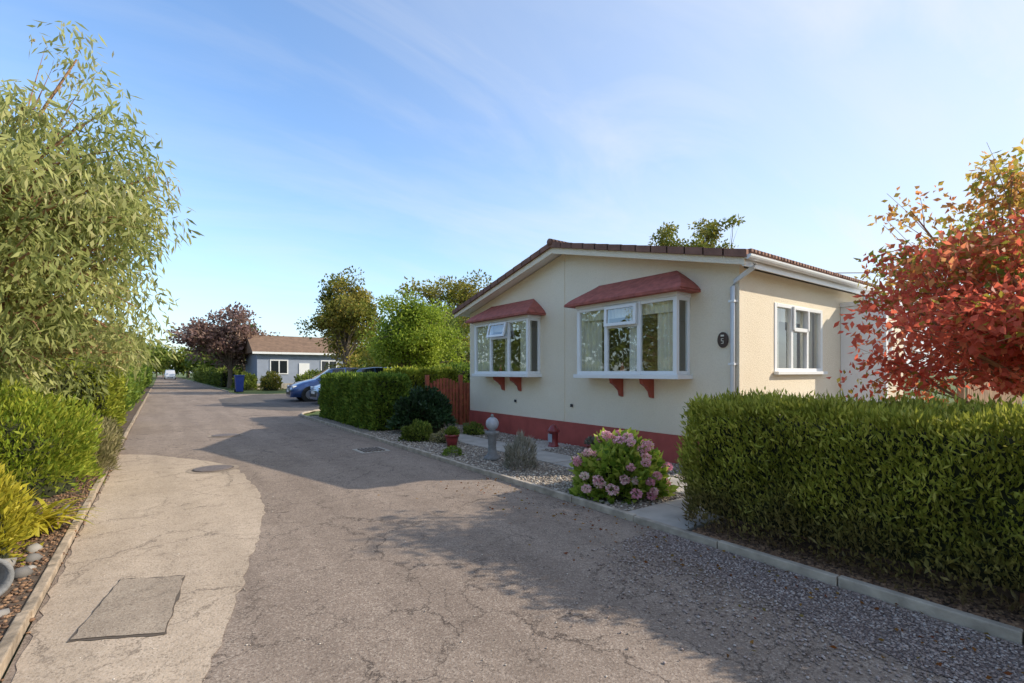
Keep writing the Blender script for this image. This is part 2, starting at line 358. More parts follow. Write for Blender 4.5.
# ---------------------------------------------------------------- house
H=empty('park_home_bungalow')
XF=6.68; Y0=3.67; Y1=11.09; YC=7.38; XB=13.6; SL=.241
def rz(y): return 4.09-abs(y-YC)*SL
b0,b1=(4.46,6.63),(8.13,10.30)
fw=[(XF,XF+.12,Y0,Y1,.49,1.46),(XF,XF+.12,Y0,b0[0]+.05,1.46,2.70),(XF,XF+.12,b0[1]-.05,b1[0]+.05,1.46,2.70),(XF,XF+.12,b1[1]-.05,Y1,1.46,2.70)]
boxes('front_wall',fw,M['wall'],H)
prism_x('gable_wall',[(Y0,2.70),(Y1,2.70),(Y1,rz(Y1)-.16),(YC,3.93),(Y0,rz(Y0)-.16)],XF,XF+.12,M['wall'],H)
boxes('side_wall',[(XF+.12,XB,Y0,Y0+.12,.49,1.5),(XF+.12,7.71,Y0,Y0+.12,1.5,2.58),(9.39,12.15,Y0,Y0+.12,1.5,2.58),(12.95,XB,Y0,Y0+.12,1.5,2.58),(XF+.12,XB,Y0,Y0+.12,2.58,3.0)],M['wall'],H)
boxes('rear_walls',[(XF+.12,XB,Y1-.12,Y1,.49,3.0),(XB,XB+.12,Y0,Y1,.49,3.0)],M['wall'],H)
prism_x('rear_gable',[(Y0,3.0),(Y1,3.0),(YC,3.93)],XB,XB+.12,M['wall'],H)
box('join_strip',(XF-.012,XF,YC-.03,YC+.03,.50,3.9),M['wall'],H)
boxes('plinth',[(XF-.025,XF+.1,Y0-.025,Y1,.0,.488),(XF+.1,XB+.1,Y0-.025,Y0+.1,.0,.488)],M['plinth'],H)
boxes('room_shell',[(XF+.13,11.5,Y0+.13,Y1-.13,.5,.55),(XF+.13,11.5,Y0+.13,Y1-.13,2.78,2.8),(11.5,11.55,Y0+.13,Y1-.13,.5,2.8),(XF+.14,11.5,YC-.03,YC+.03,.55,2.78)],M['room'],H)
for nm,ya in (('roof_slope_near',3.42),('roof_slope_far',11.34)):
    za=rz(ya); s_=.04 if ya<YC else -.04
    prism_x(nm,[(ya,za-.05),(ya,za),(YC,4.09),(YC,4.04)],6.33,XB+.3,M['tile'],H)
    prism_x('soffit',[(ya+s_,za-.14),(ya+s_,za-.052),(YC,4.036),(YC,3.95)],6.39,XB+.25,M['upvc'],H)
    prism_x('bargeboard',[(ya,za-.19),(ya,za-.052),(YC,4.038),(YC,3.88)],6.35,6.385,M['wall'],H)
V=[];F=[]
for s in (-1,1):
    k=13
    for i in range(k):
        ya=YC+s*(3.98*i/k); yb=YC+s*(3.98*(i+1)/k+.02)
        q=[(ya,rz(ya)+.008),(yb,rz(yb)+.016),(yb,rz(yb)-.09),(ya,rz(ya)-.095)]
        n0=len(V); V+=[(6.30,y,z) for y,z in q]+[(6.42,y,z) for y,z in q]
        F+=[(n0,n0+1,n0+2,n0+3),(n0+7,n0+6,n0+5,n0+4)]+[(n0+a,n0+a+4,n0+(a+1)%4+4,n0+(a+1)%4) for a in range(4)]
mesh('verge_tiles',V,F,M['tile'],H)
tube('ridge_tile',[(6.28,YC,4.10),(XB+.3,YC,4.10)],.07,M['tile'],H)
lathe('roof_vent',[(.09,0),(.09,.16),(.12,.17),(.12,.22),(.02,.25)],(9.3,6.6,3.85),M['dark'],H)
boxes('eaves_tiles',[(6.42+i*.3,6.42+i*.3+.285,3.36,3.6,rz(3.42)-.02,rz(3.42)+.03) for i in range(24)],M['tile'],H,.01)
box('fascia',(6.36,XB+.25,3.43,3.455,rz(3.42)-.2,rz(3.42)-.055),M['upvc'],H)
V=[]
for i,x in enumerate((6.34,XB+.28)):
    for k in range(9):
        t=math.pi*k/8; V.append((x,3.375-.055*math.cos(t),rz(3.42)-.06-.06*math.sin(t)))
F=[(k,k+1,k+10,k+9) for k in range(8)]+[tuple(range(9))[::-1]]
g=mesh('gutter',V,F,M['upvc'],H); md=g.modifiers.new('s','SOLIDIFY'); md.thickness=.006
tube('downpipe',[(6.55,3.375,2.98),(6.55,3.40,2.93),(6.63,3.70,2.80),(6.635,3.745,2.72),(6.635,3.745,.12)],.034,M['upvc'],H)
boxes('downpipe_clips',[(6.595,6.68,3.70,3.79,z,z+.03) for z in (2.5,1.6,.75)],M['upvc'],H)
def pleat(name,y0,y1,x,z0,z1,mat,parent,amp=.025,axis='y'):
    k=int(abs(y1-y0)/.012); V=[]
    for i in range(k+1):
        t=y0+(y1-y0)*i/k; d=amp*math.sin(i*.9)+amp*.4*math.sin(i*.37)
        for z in (z0,z1):
            V.append((x+d,t,z) if axis=='y' else (t,x+d,z))
    F=[(2*i,2*i+2,2*i+3,2*i+1) for i in range(k)]
    return mesh(name,V,F,mat,parent,smooth=True)
for bi,(ya,yb) in enumerate((b0,b1)):
    x0=6.33; zb,zt=1.46,2.66; fr=[]
    fr.append((x0-.05,XF+.0,ya-.05,yb+.05,1.39,zb))
    fr.append((x0-.02,XF+.0,ya-.02,yb+.02,zt,2.74))
    p=.07
    cols=[ya,ya+(yb-ya)/3,ya+2*(yb-ya)/3,yb]
    fr.append((x0,x0+p,ya,ya+p,zb,zt)); fr.append((x0,x0+p,yb-p,yb,zb,zt))
    for c in cols[1:3]: fr.append((x0,x0+.06,c-.035,c+.035,zb,zt))
    for a,b in ((ya+p,cols[1]-.035),(cols[1]+.035,cols[2]-.035),(cols[2]+.035,yb-p)):
        fr.append((x0+.005,x0+.055,a,b,zb,zb+.055)); fr.append((x0+.005,x0+.055,a,b,zt-.055,zt))
    for yy in (ya,yb-.05):
        fr.append((XF-.06,XF,yy,yy+.05,zb,zt)); fr.append((x0+p,XF-.06,yy+.003,yy+.047,zb,zb+.055)); fr.append((x0+p,XF-.06,yy+.003,yy+.047,zt-.055,zt))
    a,b=cols[1]+.035,cols[2]-.035
    fr.append((x0+.005,x0+.055,a,b,zt-.40,zt-.35))
    boxes('bay_window_frame',fr,M['upvc'],H,.006)
    t=math.radians(14 if bi else 3); hgt=.34; vz=zt-.03
    V=[];F=[]
    def vb(y_0,y_1,u0,u1,d0,d1):
        n0=len(V)
        for (dd,uu) in ((d0,u0),(d1,u0),(d1,u1),(d0,u1)):
            for yy in (y_0,y_1):
                V.append((x0-.012-dd*math.cos(t)-uu*math.sin(t),yy,vz-uu*math.cos(t)+dd*math.sin(t)))
        i=n0; F.extend([(i,i+2,i+3,i+1),(i+2,i+4,i+5,i+3),(i+4,i+6,i+7,i+5),(i+6,i,i+1,i+7),(i,i+6,i+4,i+2),(i+1,i+3,i+5,i+7)])
    vb(a-.02,a+.035,0,hgt,0,.04); vb(b-.035,b+.02,0,hgt,0,.04); vb(a+.035,b-.035,0,.05,0,.04); vb(a+.035,b-.035,hgt-.05,hgt,0,.04)
    mesh('top_vent',V,F,M['upvc'],H)
    mesh('vent_glass',[(x0-.03-uu*math.sin(t),yy,vz-uu*math.cos(t)) for yy,uu in ((a+.03,.05),(b-.03,.05),(b-.03,hgt-.05),(a+.03,hgt-.05))],[(0,1,2,3)],M['glass'],H)
    for i in range(3):
        aa=cols[i]+.03; bb=cols[i+1]-.03; zt2=zt-.4 if i==1 else zt-.05
        j=[random.uniform(-.004,.004) for _ in range(4)]
        mesh('bay_glass',[(x0+.03+j[0],aa,zb+.05),(x0+.03+j[1],bb,zb+.05),(x0+.03+j[2],bb,zt2),(x0+.03+j[3],aa,zt2)],[(0,1,2,3)],M['glass'],H)
    for yy in (ya+.02,yb-.02):
        mesh('bay_side_glass',[(x0+.06,yy,zb+.05),(XF-.05,yy,zb+.05),(XF-.05,yy,zt-.05),(x0+.06,yy,zt-.05)],[(0,1,2,3)],M['glass'],H)
    pleat('curtain',ya+.08,ya+.46,x0+.15,zb,zt-.02,M['curtain'],H)
    pleat('curtain',yb-.50,yb-.08,x0+.15,zb,zt-.02,M['curtain'],H)
    pleat('curtain',ya+.86,ya+1.02,x0+.16,zb,zt-.02,M['net'],H)
    pleat('pelmet',ya+.08,yb-.08,x0+.11,zt-.22,zt-.01,M['curtain'],H,.012)
    for q,yy in enumerate((ya+.75,ya+1.15,ya+1.5)):
        lathe('sill_ornament',[(.03,0),(.05,.04),(.035,.12),(.012,.16),(.02,.2)],(x0+.10,yy,zb),M['net'] if q!=1 else M['bracket'],H,12)
    V=[];F=[]; R=9; K=26
    for r in range(R+1):
        t_=r/R; out=(1-t_)**1.25; z=2.745+.36*t_**.8
        xf=XF-.50*out-.001; ya_=ya-.17+.42*t_; yb_=yb+.17-.42*t_
        row=[(XF-.003,ya_,z),(xf,ya_,z)]
        for i in range(1,K): row.append((xf,ya_+(yb_-ya_)*i/K,z))
        row+= [(xf,yb_,z),(XF-.003,yb_,z)]
        V+=row
    w=K+3
    for r in range(R):
        for i in range(w-1): F.append((r*w+i,r*w+i+1,(r+1)*w+i+1,(r+1)*w+i))
    o=mesh('bay_hood',V,F,M['hood'],H); md=o.modifiers.new('s','SOLIDIFY'); md.thickness=.02
    bl=[]
    for r in range(6):
        t_=r/6.0; out=(1-t_)**1.25; z=2.745+.36*t_**.8; xf=XF-.50*out; ya_=ya-.17+.42*t_; yb_=yb+.17-.42*t_
        nn=max(3,int((yb_-ya_)/.165))
        for i in range(nn):
            c0=ya_+(yb_-ya_)*i/nn; c1=ya_+(yb_-ya_)*(i+1)/nn; jj=random.uniform(-.004,.004); bl.append((xf-.016+jj,xf+.05,c0+.005,c1-.005,z-.005,z+.016+jj))
    boxes('hood_tiles',bl,M['hood'],H)
    box('hood_edge',(XF-.515,XF-.0,ya-.18,yb+.18,2.72,2.743),M['hood'],H)
    for yy in ((ya+.72),(ya+1.38)):
        pts=[(XF-.30,1.389),(XF,1.389),(XF,1.06),(XF-.05,1.08),(XF-.08,1.17),(XF-.17,1.25),(XF-.28,1.31)]
        V=[(x,yy-.035,z) for x,z in pts]+[(x,yy+.035,z) for x,z in pts]; n=len(pts)
        mesh('bracket',V,[tuple(range(n)),tuple(range(2*n-1,n-1,-1))]+[(i,i+n,(i+1)%n+n,(i+1)%n) for i in range(n)],M['bracket'],H)
wx0,wx1=7.71,9.39; z0,z1=1.5,2.58; yf=Y0-.012
cs=[wx0,wx0+.56,wx0+1.12,wx1]
fr=[(wx0-.02,wx0+.06,yf,yf+.07,z0,z1),(wx1-.06,wx1+.02,yf,yf+.07,z0,z1),(wx0+.06,wx1-.06,yf,yf+.07,z0,z0+.06),(wx0+.06,wx1-.06,yf,yf+.07,z1-.06,z1),(wx0-.05,wx1+.05,yf-.07,yf-.001,z0-.04,z0+.01)]
for c in cs[1:3]: fr.append((c-.035,c+.035,yf+.002,yf+.068,z0+.06,z1-.06))
fr.append((cs[1]+.035,cs[2]-.035,yf-.02,yf+.06,z1-.42,z1-.36)); fr.append((cs[1]+.0,cs[2]-.0,yf-.03,yf-.001,z1-.07,z1-.02)); fr.append((cs[1]+.0,cs[1]+.05,yf-.03,yf-.001,z1-.40,z1-.07)); fr.append((cs[2]-.05,cs[2],yf-.03,yf-.001,z1-.40,z1-.07))
boxes('side_window_frame',fr,M['upvc'],H,.005)
mesh('side_glass',[(wx0+.03,Y0+.03,z0+.03),(wx1-.03,Y0+.03,z0+.03),(wx1-.03,Y0+.03,z1-.03),(wx0+.03,Y0+.03,z1-.03)],[(0,1,2,3)],M['glass'],H)
pleat('curtain',wx0,wx0+.46,Y0+.15,z0,z1,M['curtain'],H,.022,'x'); pleat('curtain',wx1-.46,wx1,Y0+.15,z0,z1,M['curtain'],H,.022,'x'); pleat('pelmet',wx0+.4,wx1-.4,Y0+.17,z1-.25,z1,M['net'],H,.012,'x')
fr=[(12.13,12.20,yf,yf+.07,z0,z1),(12.90,12.97,yf,yf+.07,z0,z1),(12.2,12.9,yf,yf+.07,z0,z0+.06),(12.2,12.9,yf,yf+.07,z1-.06,z1),(12.52,12.58,yf+.002,yf+.068,z0+.06,z1-.06),(12.1,13.0,yf-.07,yf-.001,z0-.04,z0+.01)]
boxes('side_window_frame',fr,M['upvc'],H,.005)
mesh('side_glass',[(12.17,Y0+.03,z0+.03),(12.93,Y0+.03,z0+.03),(12.93,Y0+.03,z1-.03),(12.17,Y0+.03,z1-.03)],[(0,1,2,3)],M['glass'],H)
pleat('blind',12.15,12.95,Y0+.15,z0,z1,M['net'],H,.01,'x')
box('door',(10.55,11.45,Y0-.04,Y0-.002,.55,2.5),M['upvc'],H,.01)
box('door_glass',(10.72,11.28,Y0-.048,Y0-.042,1.4,2.3),M['glass'],H)
box('porch_canopy',(10.15,11.95,2.98,3.31,2.70,2.84),M['upvc'],H,.01)
box('porch_canopy_inner',(10.17,11.93,3.312,Y0-.002,2.70,2.78),M['upvc'],H)
boxes('porch_screen',[(10.2,10.26,3.02,Y0-.005,.05,2.695),(10.2,10.30,2.97,3.018,.05,2.695),(11.85,11.93,2.97,3.05,.05,2.695)],M['upvc'],H)
boxes('steps',[(10.4,11.6,3.05,3.62,.05,.48),(10.4,11.6,2.75,3.05,.05,.26)],M['concrete'],H)
box('wall_vent',(XF-.02,XF-.001,3.86,3.98,.75,.9),M['upvc'],H)
boxes('floor_vents',[(XF-.03,XF-.012,9.0,9.06,.80,.86),(XF-.03,XF-.012,7.1,7.16,.8,.86)],M['dark'],H)
V=[(XF-.03,3.91+.08*math.cos(6.283*i/24),1.97+.115*math.sin(6.283*i/24)) for i in range(24)]+[(XF-.001,3.91+.08*math.cos(6.283*i/24),1.97+.115*math.sin(6.283*i/24)) for i in range(24)]
pl=empty('house_number_plaque')
mesh('plate',V,[tuple(range(24)),tuple(range(47,23,-1))]+[(i,(i+1)%24,(i+1)%24+24,i+24) for i in range(24)],M['plaque'],pl)
def seg(y,z,w,h): return (XF-.036,XF-.031,y-w,y,z,z+h)
boxes('numerals',[seg(3.929,1.985,.036,.008),seg(3.929,1.952,.036,.008),seg(3.929,1.915,.036,.008),seg(3.929,1.96,.008,.025),seg(3.901,1.923,.008,.029)],M['curtain'],pl)
boxes('motif',[seg(3.935,2.02,.05,.025)],M['curtain'],pl)

# ---------------------------------------------------------------- foliage generators
def hedge(name,b,n,L,Wd,mat,seed,up=.7,amp=.05,core=.07,thin=0):
    x0,x1,y0,y1,z0,z1=b; rng=np.random.default_rng(seed); e=empty(name)
    dx,dy,dz=x1-x0,y1-y0,z1-z0
    A=np.array([dy*dz,dy*dz,dx*dz,dx*dz,dx*dy]); f=rng.choice(5,n,p=A/A.sum()); u=rng.random(n); v=rng.random(n)
    P=np.zeros((n,3)); Nn=np.zeros((n,3))
    for i,(a,nn) in enumerate((((x0,None,None),(-1,0,0)),((x1,None,None),(1,0,0)),((None,y0,None),(0,-1,0)),((None,y1,None),(0,1,0)),((None,None,z1),(0,0,1)))):
        k=f==i
        P[k,0]=x0+u[k]*dx if a[0] is None else a[0]
        if a[0] is None: P[k,1]=(y0+v[k]*dy) if a[1] is None else a[1]
        else: P[k,1]=y0+u[k]*dy
        P[k,2]=(z0+v[k]*dz) if a[2] is None else a[2]
        Nn[k]=nn
    c=np.array([(x0+x1)/2,(y0+y1)/2,(z0+z1)/2]); h=np.array([dx,dy,dz])/2
    rr=min(.22,min(h[:2])*.7)
    inner=np.clip(P-c,-(h-rr),(h-rr)); inner[:,2]=np.clip(P[:,2]-c[2],-h[2],h[2]-rr*.6)
    off=P-c-inner; ln=np.linalg.norm(off,axis=1,keepdims=True); P=c+inner+off/np.maximum(ln,1e-5)*np.minimum(ln,rr)
    Nn=norm(Nn*.5+off/np.maximum(ln,1e-5))
    w=np.sin(P[:,0]*5+P[:,2]*4+seed)*np.sin(P[:,1]*4.3+P[:,2]*3)+.6*np.sin(P[:,1]*11+P[:,2]*9+P[:,0]*7)
    P=P+Nn*(amp*w*.5+rng.normal(0,amp*.55,n)-.02)[:,None]
    if thin:
        t=(P[:,2]-z0)/thin; keep=rng.random(n)<np.clip(.12+t,0,1); P=P[keep];Nn=Nn[keep]; n=len(P)
    D=Nn*.55+np.array([0,0,up])+rng.normal(0,.38,(n,3))
    leaves('foliage',P,D,rng.uniform(.6,1.3,n)*L,rng.uniform(.7,1.3,n)*Wd,mat,e,rng)
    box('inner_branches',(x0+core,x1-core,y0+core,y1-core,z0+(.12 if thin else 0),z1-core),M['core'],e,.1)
    if thin:
        for i in range(int((y1-y0)/.28)):
            yy=y0+.2+i*.28+random.uniform(-.05,.05); xx=(x0+x1)/2+random.uniform(-.15,.15)
            tube('stem',[(xx,yy,z0),(xx+random.uniform(-.05,.05),yy+random.uniform(-.05,.05),z0+.4)],.018,M['bark'],e,5)
    return e
def bush(name,c,r,n,L,Wd,mat,seed,dirz=.4,core=True,lump=.16):
    rng=np.random.default_rng(seed); e=empty(name)
    d=norm(rng.normal(size=(n,3))); d[:,2]=np.abs(d[:,2])*1.0-.15*(rng.random(n)<.3)
    d=norm(d); w=1+lump*(np.sin(d[:,0]*7+seed)*np.sin(d[:,1]*6+seed*2)+np.sin(d[:,2]*8+d[:,0]*4))*.7
    rad=(rng.uniform(.72,1.0,n)*w)[:,None]
    P=np.array(c)+d*np.array(r)*rad
    P[:,2]=np.maximum(P[:,2],.05)
    D=d*.8+np.array([0,0,dirz])+rng.normal(0,.45,(n,3))
    leaves('foliage',P,D,rng.uniform(.6,1.3,n)*L,rng.uniform(.7,1.3,n)*Wd,mat,e,rng)
    if core:
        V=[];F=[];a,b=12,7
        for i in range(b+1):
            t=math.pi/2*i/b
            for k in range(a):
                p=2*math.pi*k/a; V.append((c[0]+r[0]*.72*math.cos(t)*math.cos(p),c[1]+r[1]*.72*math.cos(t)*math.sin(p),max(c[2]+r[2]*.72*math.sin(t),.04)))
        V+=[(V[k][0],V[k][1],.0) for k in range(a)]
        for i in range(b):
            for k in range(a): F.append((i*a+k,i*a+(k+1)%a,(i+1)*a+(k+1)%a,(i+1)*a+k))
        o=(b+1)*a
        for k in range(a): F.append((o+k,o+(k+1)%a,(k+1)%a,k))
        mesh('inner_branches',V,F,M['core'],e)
    return e
def tree(name,base,c,r,nc,nl,L,Wd,mat,bark,seed,droop=0,tr=.12,cr=.45,shell=.35,flat=.75,bend=.15,nbr=None):
    rng=np.random.default_rng(seed); e=empty(name); c=np.array(c,float); r=np.array(r,float); base=np.array(base,float)
    d=norm(rng.normal(size=(nc,3))); rad=rng.uniform(shell**1.5,1,nc)**(1/1.5)
    lob=1+.16*np.sin(d[:,0]*5+seed)+.14*np.sin(d[:,1]*6+seed*1.7)+.12*np.sin(d[:,2]*7+seed)
    C=c+d*r*(rad*lob)[:,None]*.88
    top=c+np.array([0,0,r[2]*.35]); k=8; V=[];F=[]
    pts=[base+(top-base)*t+np.array([math.sin(t*4+seed)*bend*t,math.cos(t*3+seed)*bend*t,0])*1.0 for t in np.linspace(0,1,k)]
    a,b=tube_data(pts,[tr*(1.25 if i==0 else 1)*(1-.8*i/(k-1)) for i in range(k)],9); V+=a;F+=b
    for i in range(nc if nbr is None else min(nc,nbr)):
        t=rng.uniform(.25,.9); j=t*(k-1); j0=int(j); p0=np.array(pts[j0])*(1-(j-j0))+np.array(pts[min(j0+1,k-1)])*(j-j0)
        p2=C[i]; mid=(p0+p2)/2+np.array([0,0,np.linalg.norm(p2-p0)*(.16)])+rng.normal(0,.08,3)*np.linalg.norm(p2-p0)
        pp=[p0*(1-s)**2+mid*2*s*(1-s)+p2*s*s for s in np.linspace(0,1,6)]
        r0=tr*(1-.75*t)*.5; a,b=tube_data(pp,[r0*(1-.85*s)+.003 for s in np.linspace(0,1,6)],5); n0=len(V); V+=a; F+=[tuple(x+n0 for x in q) for q in b]
        for _ in range(3):
            s=rng.uniform(.4,.95); q0=pp[int(s*5)]; q2=C[i]+rng.normal(0,cr*.8,3); q2=C[i]+(q2-C[i])*min(1,cr/np.linalg.norm(q2-C[i])); qq=[q0*(1-s2)+q2*s2+np.array([0,0,.1*cr*math.sin(3.14*s2)]) for s2 in (0,.33,.66,1)]
            a,b=tube_data(qq,[r0*.35,r0*.25,r0*.15,.002],4); n0=len(V); V+=a; F+=[tuple(x+n0 for x in q) for q in b]
    mesh('trunk_and_branches',V,F,bark,e,smooth=True)
    cs=rng.uniform(.55,1.25,nc)*cr; idx=rng.integers(0,nc,nc*nl); n=len(idx)
    g=norm(rng.normal(size=(n,3)))*(rng.random(n)**.45)[:,None]
    P=C[idx]+g*cs[idx][:,None]*np.array([1.15,1.15,flat])
    D=rng.normal(0,.6,(n,3))+g*.5+np.array([0,0,-droop])
    cl=rng.random(nc); rv=np.clip(cl[idx]*.55+rng.random(n)*.45,0,1)
    leaves('leaves',P,D,rng.uniform(.6,1.3,n)*L,rng.uniform(.7,1.3,n)*Wd,mat,e,rng,rnd=rv)
    return e
LM={}
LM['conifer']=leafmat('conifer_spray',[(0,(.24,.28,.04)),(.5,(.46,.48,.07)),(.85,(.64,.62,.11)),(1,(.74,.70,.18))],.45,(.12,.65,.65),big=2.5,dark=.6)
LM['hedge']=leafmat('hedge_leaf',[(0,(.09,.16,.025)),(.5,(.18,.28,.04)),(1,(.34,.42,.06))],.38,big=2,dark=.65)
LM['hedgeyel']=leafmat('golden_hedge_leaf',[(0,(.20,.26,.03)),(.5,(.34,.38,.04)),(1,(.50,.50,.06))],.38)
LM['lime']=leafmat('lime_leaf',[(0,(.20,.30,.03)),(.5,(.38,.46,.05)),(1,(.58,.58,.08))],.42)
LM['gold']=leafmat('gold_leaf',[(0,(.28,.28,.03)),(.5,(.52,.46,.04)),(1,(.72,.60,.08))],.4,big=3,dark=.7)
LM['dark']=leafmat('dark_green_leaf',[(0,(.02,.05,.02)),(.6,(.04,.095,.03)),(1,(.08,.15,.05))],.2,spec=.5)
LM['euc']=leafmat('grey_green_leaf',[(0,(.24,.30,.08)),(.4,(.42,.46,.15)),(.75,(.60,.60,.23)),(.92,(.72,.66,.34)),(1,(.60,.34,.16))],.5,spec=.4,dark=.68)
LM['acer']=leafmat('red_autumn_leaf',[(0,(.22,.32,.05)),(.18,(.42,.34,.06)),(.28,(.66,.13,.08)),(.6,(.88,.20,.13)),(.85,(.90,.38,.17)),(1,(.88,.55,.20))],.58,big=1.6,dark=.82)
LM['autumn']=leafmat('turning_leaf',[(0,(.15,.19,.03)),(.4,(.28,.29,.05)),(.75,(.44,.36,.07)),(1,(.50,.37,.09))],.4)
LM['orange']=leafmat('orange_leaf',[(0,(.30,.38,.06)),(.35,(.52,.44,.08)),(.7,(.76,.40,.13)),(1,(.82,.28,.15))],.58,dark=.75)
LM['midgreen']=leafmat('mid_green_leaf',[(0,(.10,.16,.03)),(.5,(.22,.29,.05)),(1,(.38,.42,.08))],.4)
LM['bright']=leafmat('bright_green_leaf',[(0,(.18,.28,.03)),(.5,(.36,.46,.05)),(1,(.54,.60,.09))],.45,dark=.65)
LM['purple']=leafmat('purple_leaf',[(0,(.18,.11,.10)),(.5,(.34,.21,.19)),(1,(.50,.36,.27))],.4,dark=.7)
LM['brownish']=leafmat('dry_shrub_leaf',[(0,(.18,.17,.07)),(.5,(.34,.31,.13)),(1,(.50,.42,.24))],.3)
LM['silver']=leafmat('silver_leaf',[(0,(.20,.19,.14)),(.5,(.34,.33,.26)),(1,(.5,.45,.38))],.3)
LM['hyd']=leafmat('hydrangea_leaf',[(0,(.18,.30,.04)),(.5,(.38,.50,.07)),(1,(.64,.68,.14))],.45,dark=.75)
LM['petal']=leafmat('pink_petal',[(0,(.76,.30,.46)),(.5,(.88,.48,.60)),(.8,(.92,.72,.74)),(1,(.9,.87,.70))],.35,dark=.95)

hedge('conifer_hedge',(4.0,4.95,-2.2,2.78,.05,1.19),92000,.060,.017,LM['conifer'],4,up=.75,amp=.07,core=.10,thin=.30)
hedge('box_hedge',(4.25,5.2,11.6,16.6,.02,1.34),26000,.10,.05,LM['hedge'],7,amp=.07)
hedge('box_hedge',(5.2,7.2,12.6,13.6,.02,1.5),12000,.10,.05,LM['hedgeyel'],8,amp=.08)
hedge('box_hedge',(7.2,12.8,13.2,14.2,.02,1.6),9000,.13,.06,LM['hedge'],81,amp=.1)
g=empty('garden_gate'); bl=[]
for i in range(9):
    xx=5.82+i*.098; bl.append((xx,xx+.075,11.72,11.742,.10,1.18+.16*math.sin(math.pi*(i+.5)/9)))
boxes('pales',bl,M['gate'],g,.004); boxes('rails',[(5.8,6.7,11.743,11.785,.25,.34),(5.8,6.7,11.743,11.785,.95,1.04)],M['gate'],g)
boxes('posts',[(5.70,5.79,11.69,11.79,.0,1.42),(6.72,6.81,11.69,11.79,.0,1.42)],M['gate'],g,.008)
fe=empty('picket_fence'); boxes('pickets',[(6.85+i*.1,6.925+i*.1,11.72,11.742,.08,1.2) for i in range(14)],M['gate'],fe); boxes('rails',[(6.82,8.2,11.743,11.78,.9,.98)],M['gate'],fe)
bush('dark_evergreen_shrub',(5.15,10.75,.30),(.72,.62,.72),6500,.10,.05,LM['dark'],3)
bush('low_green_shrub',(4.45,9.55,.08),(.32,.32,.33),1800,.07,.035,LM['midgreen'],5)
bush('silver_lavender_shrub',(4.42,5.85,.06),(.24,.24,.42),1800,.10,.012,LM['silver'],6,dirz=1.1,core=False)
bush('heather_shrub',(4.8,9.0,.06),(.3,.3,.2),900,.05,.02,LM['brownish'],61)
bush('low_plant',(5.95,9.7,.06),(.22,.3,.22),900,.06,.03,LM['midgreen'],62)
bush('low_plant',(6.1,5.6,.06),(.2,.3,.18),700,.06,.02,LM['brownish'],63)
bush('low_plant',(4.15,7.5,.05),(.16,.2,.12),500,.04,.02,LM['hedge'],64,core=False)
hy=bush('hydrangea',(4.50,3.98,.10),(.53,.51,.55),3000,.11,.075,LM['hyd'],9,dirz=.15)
rg=np.random.default_rng(12); nh=54; d=norm(rg.normal(size=(nh,3))+np.array([-.2,-.35,.7])); d[:,2]=np.abs(d[:,2]); C=np.array([4.50,3.98,.12])+d*np.array([.56,.54,.60])*rg.uniform(.95,1.12,(nh,1))
np_=90; idx=np.repeat(np.arange(nh),np_); dd=norm(rg.normal(size=(nh*np_,3))); rr=rg.uniform(.03,.058,nh)
leaves('flower_heads',C[idx]+dd*rr[idx][:,None]*np.array([1,1,.75]),dd+rg.normal(0,.8,(nh*np_,3)),.03,.026,LM['petal'],hy,rg,rnd=np.clip(rg.random(nh)[idx]*.6+rg.random(nh*np_)*.4,0,1))

tree('red_autumn_tree',(6.6,.2,0),(6.42,.78,1.95),(1.85,1.6,1.0),110,130,.078,.042,LM['acer'],M['bark'],21,droop=.35,tr=.06,cr=.34,shell=.2,flat=.6)
tree('orange_autumn_tree',(7.3,.6,0),(7.1,1.05,2.85),(1.25,1.15,.85),55,115,.078,.042,LM['orange'],M['bark'],23,droop=.3,tr=.05,cr=.32)
tree('eucalyptus_tree',(-2.9,9.4,0),(-1.95,8.9,3.35),(2.65,2.5,2.6),215,185,.15,.034,LM['euc'],M['bark'],31,droop=.9,tr=.15,cr=.40,shell=.2,flat=1.2)
bush('golden_conifer_bush',(-1.55,8.2,.25),(.95,1.1,.98),14000,.09,.022,LM['lime'],41,dirz=.6)
bush('golden_conifer_bush',(-1.25,5.35,.15),(.42,.5,.62),5000,.07,.02,LM['gold'],42,dirz=.7)
bush('dry_lavender_shrub',(-.95,9.3,.1),(.42,.7,.62),5000,.12,.013,LM['brownish'],43,dirz=.9,core=False)
bush('green_shrub',(-2.2,6.3,.2),(.9,.9,.9),6000,.09,.03,LM['lime'],44)
bush('flowering_border',(-1.0,11.6,.1),(.4,1.3,.5),4500,.09,.025,LM['brownish'],45)
bush('green_shrub',(-2.6,11.6,.4),(1.0,1.5,1.2),7000,.11,.04,LM['midgreen'],441)
hedge('box_hedge',(-2.4,-.95,14.5,18.5,.02,1.6),16000,.10,.045,LM['hedgeyel'],46,amp=.1)
hedge('box_hedge',(-3.2,-1.1,21,40,.02,1.7),15000,.17,.08,LM['hedge'],47,amp=.15)
hedge('box_hedge',(-3.2,-1.3,46,90,.02,1.8),9000,.3,.14,LM['hedge'],48,amp=.2)
hedge('box_hedge',(4.9,6.2,56,100,.02,1.7),9000,.3,.14,LM['midgreen'],49,amp=.2)
e=empty('spiky_yellow_plant'); V=[];F=[];rv=[]
rg=np.random.default_rng(77)
